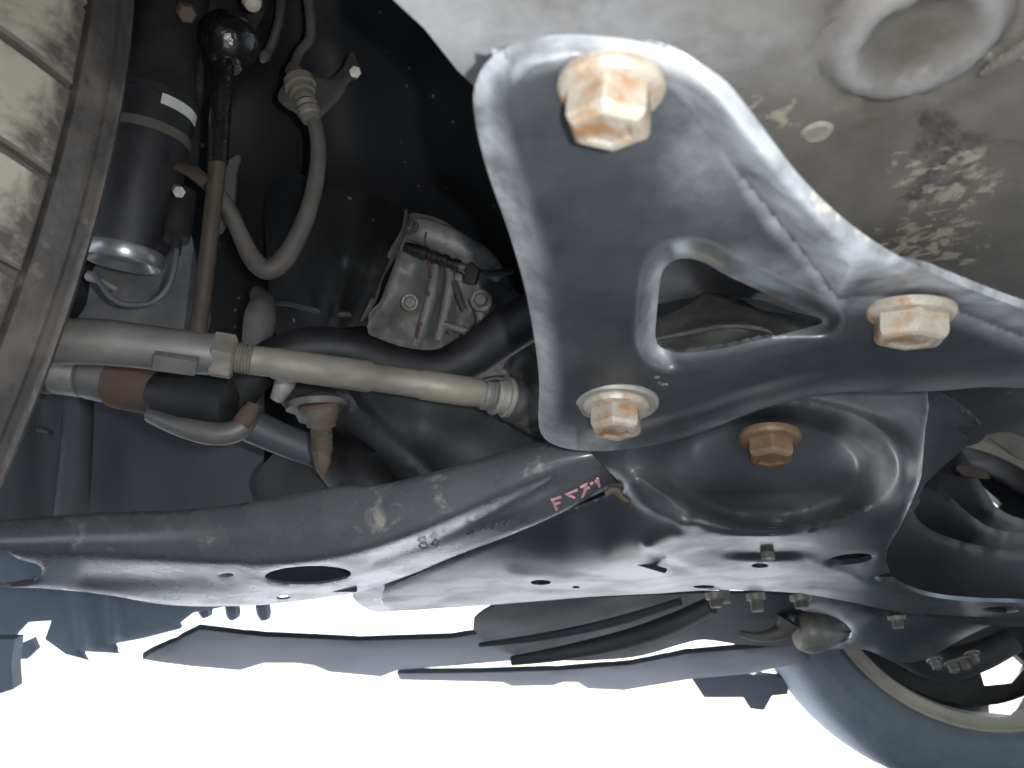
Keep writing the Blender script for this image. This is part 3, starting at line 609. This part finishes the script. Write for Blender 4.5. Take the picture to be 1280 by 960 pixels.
# ------------------------------------------------------------------ brace
br = thing('brace', 'stamped black steel brace plate with triangular opening held by three bolts', 'brace', P(800, 350, .28))
bo = [(592, 130), (595, 103), (607, 80), (630, 61), (665, 48), (710, 43), (760, 46), (815, 56), (865, 75), (905, 100), (935, 135), (965, 175), (1000, 220), (1045, 265), (1095, 303), (1150, 334), (1210, 360), (1280, 386), (1360, 408), (1360, 482), (1280, 485), (1230, 484), (1180, 488), (1120, 490), (1060, 490), (1010, 496), (950, 512), (890, 535), (840, 551), (790, 561), (740, 564), (702, 559), (680, 547), (673, 525), (674, 480), (669, 430), (656, 360), (636, 290), (613, 225), (599, 175)]
bhole = [(826, 347), (835, 331), (852, 323), (878, 327), (908, 344), (960, 368), (1012, 392), (1028, 403), (1000, 412), (950, 425), (900, 436), (860, 441), (832, 437), (820, 424), (821, 390)]
bp_ = [(760, 110, .182), (1135, 392, .270), (770, 512, .338)]
A3 = np.linalg.solve(np.array([[1, x, y] for x, y, _ in bp_]), np.array([1/d for *_, d in bp_]))
def bd(x, y): return 1/(A3@np.array([1, x, y]))
Lr = [(640, 110), (668, 84), (720, 72), (790, 88), (840, 118), (885, 170), (935, 230), (985, 292), (1028, 348), (1046, 374), (1090, 370), (1150, 374), (1215, 396), (1285, 424), (1400, 455)]
zone = np.array(Lr+[(1500, 300), (1300, -100), (600, -100)])
olp = catmull(bo, True, 9); hlp = catmull(bhole, True, 6)
def br_rel(v):
    r = np.zeros(len(v)); inz = inside(v, zone); dl = dist(v, Lr)
    amt = .013*ss(700, 930, v[:, 0]) - .008*(1-ss(640, 860, v[:, 0]))
    r += np.where(inz, amt*ss(0, 46, dl), 0)
    de = dist(v, olp, True)
    r += -.003*(1-ss(0, 26, de))*inz
    left = (v[:, 0] < 720) & ~inz
    wl = (1-ss(0, 52, de))*ss(-10, 60, 700-v[:, 0])*(~inz)
    r += -.007*wl
    bot = ss(430, 500, v[:, 1])*ss(700, 800, v[:, 0])
    r += -.009*bot*(1-ss(0, 34, de))
    r += -.011*(1-ss(0, 30, dist(v, hlp, True)))*(1-.7*ss(395, 425, v[:, 1])*ss(820, 860, v[:, 0]))
    return r
def br_dust_highlight(v):  # dusty flange film, with rim, slope and lip highlights painted into it
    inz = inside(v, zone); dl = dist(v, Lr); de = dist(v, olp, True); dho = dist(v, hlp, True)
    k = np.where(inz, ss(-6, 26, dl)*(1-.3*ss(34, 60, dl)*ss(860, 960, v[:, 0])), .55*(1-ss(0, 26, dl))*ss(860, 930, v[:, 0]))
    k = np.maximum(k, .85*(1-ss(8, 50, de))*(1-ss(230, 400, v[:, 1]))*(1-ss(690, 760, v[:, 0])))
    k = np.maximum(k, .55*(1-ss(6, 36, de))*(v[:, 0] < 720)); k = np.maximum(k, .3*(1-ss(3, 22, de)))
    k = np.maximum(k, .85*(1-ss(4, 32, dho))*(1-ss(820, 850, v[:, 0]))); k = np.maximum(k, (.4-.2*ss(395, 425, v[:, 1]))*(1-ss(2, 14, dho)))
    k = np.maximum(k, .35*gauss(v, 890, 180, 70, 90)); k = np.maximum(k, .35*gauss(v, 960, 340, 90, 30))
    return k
def br_splat(v): return .9*gauss(v, 830, 475, 70, 25)+.75*np.exp(-(dist(v, olp, True)/22)**2)+.7*gauss(v, 1000, 300, 60, 60)
sheet('plate', bo, [(x, y, bd(x, y)) for x, y in ((600, 50), (1300, 400), (700, 550), (1000, 250), (800, 300))], M['brace'], br, holes=[bhole], step=4, thick=.003, relief=br_rel, edge=(6, .0006), ang=70, dust_and_light=br_dust_highlight, splat=br_splat)
def bn(x, y):  # brace normal
    q = [P(x, y, bd(x, y)), P(x+20, y, bd(x+20, y)), P(x, y+20, bd(x, y+20))]
    n = (q[1]-q[0]).cross(q[2]-q[0]).normalized(); return n if n.dot(CAM-q[0]) > 0 else -n
def hang(x, y, deg, side=0):      # a bolt axis that leans deg out of the picture plane at that spot
    w_ = (P(x, y, 1)-CAM).normalized(); dn = (P(x, y+5, 1)-P(x, y, 1)); dn -= w_*dn.dot(w_); dn.normalize()
    rt = w_.cross(dn); a_ = math.radians(deg); return dn*math.cos(a_)-w_*math.sin(a_)+rt*side
hexbolt(br, 764, 106, bd(764, 106)-.0015, 68, 56, 66, 'bolt', hang(764, 106, 33, .06), label='largest pale bolt at the top of the brace, washed out by the flash')
hexbolt(br, 1138, 387, bd(1138, 387)-.001, 52, 44, 43, 'bolt', hang(1138, 387, 19), label='pale rust-specked bolt at the right end of the brace')
hexbolt(br, 770, 506, bd(770, 506)-.001, 42, 33, 38, 'bolt', hang(770, 506, 25), 53, label='pale bolt on a wide washer at the lower left corner of the brace')
hexbolt(sf, 962, 545, .425, 38, 29, 33, 'bolt_rust', hang(962, 545, 25, -.06), label='brown rusty bolt inside the round pocket')
# studs and nuts under the subframe
def stud(x, y, d, rpx, l1, l2, parent=sf):
    p = P(x, y, d); k = d/FPX; ax = Vector((.03, 0, -1)); L = (l1+l2)*k; s = l1/(l1+l2)
    pr = [(0, rpx*1.5*k), (s*.95, rpx*1.5*k), (s, rpx*1.0*k)]
    for i in range(5): q = s+(1-s)*(i+.3)/5.2; pr += [(q, rpx*k), (q+.05*(1-s), rpx*.88*k)]
    pr += [(1, rpx*.85*k)]
    o = lathe('stud', p, p+ax.normalized()*L, pr, M['zinc'], parent, 12, 40); return o
stud(957, 676, .545, 9, 8, 16)
for q in ((893, 741, .76, 8, 8, 10), (905, 735, .76, 7, 0.5, 18), (944, 742, .77, 8, 8, 14), (1000, 744, .78, 9, 7, 9), (1120, 770, .86, 7, 5, 10), (1262, 750, .85, 7, 5, 10)): stud(*q)

# ------------------------------------------------------------------ lower control arm
ca = thing('control_arm', 'long black control arm with oval holes and pink pen marks across the middle', 'control arm', P(300, 720, .55))
top = [(-60, 655), (0, 650), (120, 641), (230, 637), (330, 625), (420, 608), (480, 605), (560, 585), (640, 562), (700, 548), (740, 545), (775, 580), (800, 612)]
bot_ = [(760, 612), (700, 642), (640, 668), (580, 692), (530, 712), (480, 730), (440, 742), (400, 748), (330, 756), (260, 758), (200, 755), (130, 743), (60, 736), (0, 734), (-60, 734)]
kx = [-60, 60, 150, 240, 330, 430, 520, 600, 680, 740]
ky0 = [655, 645, 640, 636, 626, 610, 596, 574, 553, 548]; ky1 = [688, 690, 695, 700, 704, 694, 662, 626, 591, 572]; ky2 = [734, 736, 747, 757, 756, 744, 714, 684, 651, 628]
kd1 = [.50, .50, .495, .49, .485, .475, .457, .44, .427, .42]; kd2 = [.56, .575, .60, .63, .655, .645, .585, .53, .48, .455]
kp = [np.polyfit(np.array(kx)/400, k, 5) for k in (ky0, ky1, ky2, kd1, kd2)]
def AT(p):                        # section of the arm at each station: upright web, rounded corner, flat underside
    p = np.asarray(p, float); y0, y1, y2, d1, d2 = (np.polyval(k, np.clip(p[:, 0], -80, 780)/400) for k in kp)
    t0 = (p[:, 1]-y1)/np.maximum(y2-y1, 5); t = .5*(t0+np.sqrt(t0*t0+.012)); u = np.maximum((y1-p[:, 1])/np.maximum(y1-y0, 5), 0)
    below = 1/(1/d1+(1/d2-1/d1)*np.maximum(t, 0)); above = d1+.004*u+.012*u**3
    return np.where(t0 > 0, below, above+below-d1)
ridge = [(-60, 688), (60, 690), (150, 695), (240, 700), (330, 704), (400, 700), (450, 688), (520, 662), (600, 626), (660, 600), (740, 572)]
def arm_rel(v):
    d_ = dist(v, ridge)
    r = -.006*np.exp(-((dist(v, [(110, 722), (200, 722), (290, 722)]))/14)**2)
    r += .003*np.exp(-(np.hypot((v[:, 0]-283)/16, (v[:, 1]-719)/5))**2)
    r += -.004*np.exp(-(dist(v, [(470, 700), (540, 676), (620, 640), (690, 606)])/8)**2)
    return r
ahole = [ell(385, 719, 54, 11.5, -2, 14), ell(354, 747, 9, 2.3, -3), ell(283, 719, 9, 2.5, -4), [(-40, 690), (0, 686), (22, 698), (48, 706), (52, 716), (40, 725), (0, 731), (-40, 731)]]
sheet('pressing', top+bot_, AT, M['arm'], ca, holes=ahole, step=4, thick=.0018, relief=arm_rel, edge=(5, .0025), ang=75)
def strokes(name, lines, m, wpx, off=.0045):
    for ln_ in lines:
        q = np.array(ln_, float); d = AT(q)
        r = arm_rel(q)
        tube(name, [(x, y, dd-off, wpx) for (x, y), dd in zip(ln_, d)], m, ca, seg=6, sub=3, spline=False)
sheet('inner_web', [(326, 694), (446, 694), (446, 740), (326, 740)], [(326, 694, .60), (446, 694, .60), (386, 740, .62)], M['far_plastic'], ca, step=12, thick=.003, corner=True)
strokes('pen_mark', [[(690, 624), (696, 637)], [(690, 625), (701, 621)], [(693, 630), (700, 628)], [(722, 612), (708, 618), (718, 622)], [(726, 609), (733, 605), (731, 614), (728, 621)], [(730, 612), (737, 609)], [(738, 605), (742, 603)], [(747, 598), (749, 608)], [(745, 601), (747, 604)]], M['pink'], 2.0)
strokes('faded_pen_mark', [[(524, 682), (528, 686), (534, 684), (532, 678), (526, 679), (524, 682)], [(540, 680), (545, 683), (549, 678), (544, 674), (540, 680)], [(556, 671), (559, 676)], [(585, 668), (592, 664), (590, 672)], [(598, 664), (604, 658), (608, 662)], [(612, 658), (616, 662), (620, 655)], [(628, 652), (632, 657), (636, 650)]], M['pink_faint'], 1.1)
sheet('inner_fold', [(440, 745), (456, 728), (500, 712), (530, 715), (540, 735), (560, 745), (530, 758), (470, 765)], [(440, 745, .72), (500, 714, .62), (560, 745, .74), (500, 760, .78), (510, 732, .66)], M['arm'], ca, step=6, thick=.004)

# ------------------------------------------------------------------ far right: tubs, exhaust shield
ht = thing('heat_shield', 'nested dark curved shield panels behind the subframe at the right', 'heat shield', P(1230, 700, .9))
for i, (pts, d) in enumerate((([(1120, 600), (1150, 625), (1142, 640), (1160, 660), (1200, 676), (1260, 688), (1330, 692), (1330, 775), (1180, 775), (1100, 730), (1095, 650)], .84),
                 ([(1140, 610), (1165, 600), (1185, 618), (1215, 645), (1250, 663), (1330, 676), (1330, 720), (1240, 715), (1180, 690), (1145, 662)], .92),
                 ([(1150, 598), (1195, 560), (1230, 610), (1255, 640), (1330, 668), (1330, 700), (1250, 690), (1190, 660)], 1.02))):
    q = np.array(pts)
    sheet('shield_panel', pts, [(q[:, 0].min(), q[:, 1].min(), d), (q[:, 0].max(), q[:, 1].min(), d+.06), (q[:, 0].mean(), q[:, 1].max(), d+.04), (q[:, 0].mean(), q[:, 1].mean(), d-.01)], M['shield'] if i == 0 else M['black'], ht, step=8, thick=.004, edge=(7, .006))
sheet('yellow_plate', [(1238, 545), (1262, 540), (1290, 555), (1290, 575), (1272, 572), (1255, 560)], [(1238, 545, 1.08), (1290, 560, 1.1), (1268, 590, 1.08)], M['yellow'], ht, step=6)
sheet('brown_plate', [(1196, 582), (1222, 584), (1238, 598), (1204, 594)], [(1196, 582, 1.0), (1238, 590, 1.01), (1210, 600, 1.0)], M['rust'], ht, step=6)

# ------------------------------------------------------------------ far wheel
FC = P(1200, 712, 1.40); FR = 250*1.40/FPX
fw = thing('wheel_and_tyre', 'far wheel seen from inside with black tyre and cream rim lip', 'wheel', (FC.x, FC.y, 0))
fax = Vector((.10, 1, 0)).normalized()
FA, FB = FC-fax*.02, FC+fax*.165
def fring(name, prof, m, seg=72): return lathe(name, FA, FB, prof, m, fw, seg, 40, False)
rl = 181/250*FR
fring('tyre', [(.02, rl+.004), (.0, rl+.018), (-.012, rl+.02), (-.016, rl+.024), (-.012, rl+.028), (-.02, rl+.04), (-.03, FR*.86), (-.036, FR*.865), (-.036, FR*.875), (-.03, FR*.88), (.0, FR*.955), (.08, FR*.99), (.2, FR), (.8, FR), (.95, FR*.98), (1.02, FR*.88), (1, rl+.055), (.6, rl+.035), (.5, rl), (.03, rl)], M['far_rubber'])
fring('rim_lip', [(.06, rl-.006), (.02, rl-.004), (-.012, rl+.002), (-.012, rl+.006), (0, rl+.007), (.0, rl-.001), (-.01, rl-.004), (-.015, rl-.012), (-.012, rl-.017), (.04, rl-.020), (.10, rl-.024), (.12, rl-.01)], M['cream'])
fring('barrel', [(.09, rl-.022), (.3, rl-.035), (.78, rl-.03), (.79, rl-.012), (.3, rl-.015)], M['black'])
# wheel face: a disc with real openings between its spokes
def wdisc():
    u1 = fax.cross(Vector((0, 0, 1))).normalized(); u2 = Vector((0, 0, 1)); c = FC+fax*.10
    R = rl-.028; ol = np.array([(R*math.cos(t), R*math.sin(t)) for t in np.arange(48)*2*math.pi/48]); hs = []
    for deg in (57, 293, 133, 180, 227):
        q = math.radians(deg); h = []
        for (rr, da) in ((.48, -9), (.84, -13), (.88, 0), (.84, 13), (.48, 9)): h.append((R*rr*math.cos(q+math.radians(da)), R*rr*math.sin(q+math.radians(da))))
        hs.append(np.array(h))
    v, f = triangulate(ol, hs, .02)
    b = np.array([tuple(c+u1*p[0]+u2*p[1]) for p in v]); n = np.tile(np.array(-fax), (len(v), 1))
    vv, ff = solid(b, f, n, -.02); return mk('wheel_face', vv, ff, M['black'], fw, True, 40)
wdisc()
def sector(name, a0, a1, r0_, r1_, off, m):
    u1 = fax.cross(Vector((0, 0, 1))).normalized(); u2 = Vector((0, 0, 1)); c = FC+fax*off; v = []; f = []; n = 24
    for i in range(n+1):
        q = math.radians(a0+(a1-a0)*i/n); e_ = u1*math.cos(q)+u2*math.sin(q)
        for rr, o_ in ((r0_, 0), (r1_, 0), (r1_, .004), (r0_, .004)): v.append(c+e_*rr+fax*o_)
    for i in range(n):
        for k in range(4): f.append((i*4+k, i*4+(k+1) % 4, i*4+4+(k+1) % 4, i*4+4+k))
    return mk(name, v, f, m, fw)
sector('dust_shield', 88, 268, .05, rl-.035, .085, M['black'])
lathe('brake_drum', FC+fax*.02, FC+fax*.095, [(0, .03), (0, .06), (.1, .075), (.5, .08), (.52, .13), (.95, .135), (1, .13)], M['black'], fw, 40)
kn2 = thing('hub_carrier', 'dusty far hub carrier with bolts in front of the far wheel', 'hub carrier', P(1170, 830, 1.2))
tube('carrier', [(1090, 800, 1.2, 14), (1130, 812, 1.2, 20), (1170, 830, 1.2, 20), (1220, 822, 1.2, 18), (1265, 800, 1.2, 16)], M['shield'], kn2, seg=14)
for x, y in ((1168, 826), (1190, 830), (1215, 818), (1204, 826)): small_bolt(kn2, x, y, 1.15, 6, 'zinc', Vector((0, -.4, -.9)).normalized(), 1.6, 1.8)

# ------------------------------------------------------------------ far arm and undertray
fa = thing('control_arm', 'far control arm with flared end in front of the far wheel', 'control arm', P(1100, 790, .95))
sheet('arm_pressing', [(1000, 745), (1060, 752), (1120, 768), (1200, 772), (1290, 766), (1290, 775), (1240, 782), (1200, 800), (1160, 822), (1130, 828), (1080, 812), (1040, 812), (1010, 812), (1060, 800), (1062, 785), (1040, 770), (1000, 762)],
      [(1000, 750, .82), (1290, 768, .9), (1060, 800, 1.0), (1150, 820, 1.05), (1100, 780, .9), (1200, 780, .94), (1020, 812, 1.05)], M['paint'], fa, step=6, thick=.006, edge=(6, .003), relief=lambda v: .006*np.sin(v[:, 0]/23+v[:, 1]/9))
tube('beam', [(640, 826, 1.08, 6), (700, 817, 1.04, 9), (780, 800, .97, 12), (840, 780, .92, 13), (890, 756, .86, 11)], M['shield'], fa, seg=16, flat=.7)
tube('beam', [(600, 806, 1.04, 3), (680, 796, .99, 5), (770, 777, .92, 6), (850, 752, .86, 5)], M['mid'], fa, seg=12)
tube('flared_end', [(996, 790, .98, 20), (1012, 790, .98, 26), (1040, 788, .98, 18), (1060, 790, .98, 6)], M['zinc'], fa, seg=16)
tube('collar', [(985, 775, .98, 16), (975, 790, .98, 10), (950, 796, .98, 6), (925, 792, .98, 4)], M['dark_rod'], fa, seg=12)
sheet('closing_panel', [(640, 752), (760, 746), (880, 742), (1000, 746), (1040, 770), (1000, 806), (930, 806), (880, 800), (850, 806), (790, 822), (700, 826), (630, 815), (600, 796), (592, 775)], [(640, 752, .95), (900, 745, .92), (1040, 770, 1.0), (600, 800, 1.1), (900, 830, 1.15), (760, 790, 1.05)], M['mid'], fa, step=10, thick=.004,
      relief=lambda v: .012*np.exp(-(dist(v, [(500, 838), (640, 822), (760, 800), (860, 765)])/7)**2)-.02*np.exp(-(dist(v, [(700, 820), (800, 795), (870, 760)])/9)**2))
ut = thing('undertray', 'blue grey front undertray with notched lower edge against the bright ground', 'undertray', P(500, 840, 1.3))
sheet('tray', [(178, 824), (190, 816), (250, 787), (330, 796), (450, 801), (565, 798), (600, 792), (660, 790), (720, 806), (700, 818), (640, 826), (560, 833), (500, 837), (476, 846), (412, 840), (392, 832), (370, 829), (330, 829), (300, 838), (240, 833), (200, 828)],
      [(180, 824, 1.2), (260, 790, 1.2), (560, 800, 1.25), (600, 830, 1.34), (400, 838, 1.35), (700, 800, 1.2)], M['far_plastic'], ut, step=8, thick=.01, corner=True, edge=(4, .004))
sheet('tray_strip', [(496, 842), (600, 841), (700, 838), (790, 831), (860, 817), (1000, 806), (1012, 826), (940, 842), (870, 848), (780, 863), (735, 861), (722, 853), (704, 853), (692, 857), (640, 858), (628, 853), (500, 850)],
      [(490, 846, 1.38), (700, 850, 1.38), (1000, 812, 1.26), (800, 858, 1.4)], M['far_plastic'], ut, step=6, thick=.01, corner=True, edge=(3, .003))
sheet('tow_bracket', [(862, 845), (900, 838), (985, 848), (985, 868), (965, 870), (955, 888), (938, 886), (930, 872), (880, 872)], [(862, 845, 1.45), (985, 850, 1.45), (940, 886, 1.45)], M['far_plastic'], ut, step=8, thick=.02, corner=True)
sf2 = thing('splash_flap', 'blue grey ribbed splash flap hanging under the front at the left', 'splash flap', P(100, 790, 1.1))
sheet('flap', [(-60, 680), (60, 690), (230, 740), (300, 755), (242, 766), (224, 780), (226, 786), (180, 798), (137, 806), (152, 817), (128, 816), (98, 814), (112, 826), (82, 818), (56, 799), (64, 776), (36, 778), (20, 795), (0, 815), (-60, 850)],
      [(-60, 700, 1.05), (230, 755, 1.1), (100, 820, 1.12), (-40, 840, 1.05), (60, 780, 1.08)], M['flap'], sf2, step=6, thick=.008, corner=True, edge=(4, .004),
      relief=lambda v: .010*np.exp(-((v[:, 0]-(96+(v[:, 1]-740)*.12))/9)**2)+.010*np.exp(-((v[:, 0]-(136+(v[:, 1]-740)*.1))/8)**2))
sheet('tab', [(-40, 800), (18, 799), (14, 830), (16, 862), (-40, 880)], [(-40, 800, 1.0), (18, 799, 1.0), (0, 870, 1.0)], M['flap'], sf2, step=10, thick=.02, corner=True)
sheet('tab', [(22, 806), (40, 798), (46, 812), (34, 824), (20, 824)], [(22, 806, 1.15), (46, 812, 1.15), (30, 824, 1.15)], M['flap'], sf2, step=10, thick=.01, corner=True)
for q in ((255, 764, 10), (290, 768, 8), (328, 766, 12)):
    tube('tab', [(q[0], q[1]-12, 1.15, 9), (q[0]+2, q[1], 1.15, 9), (q[0]+4, q[1]+q[2]*.7, 1.15, 6)], M['flap'], sf2, seg=6)
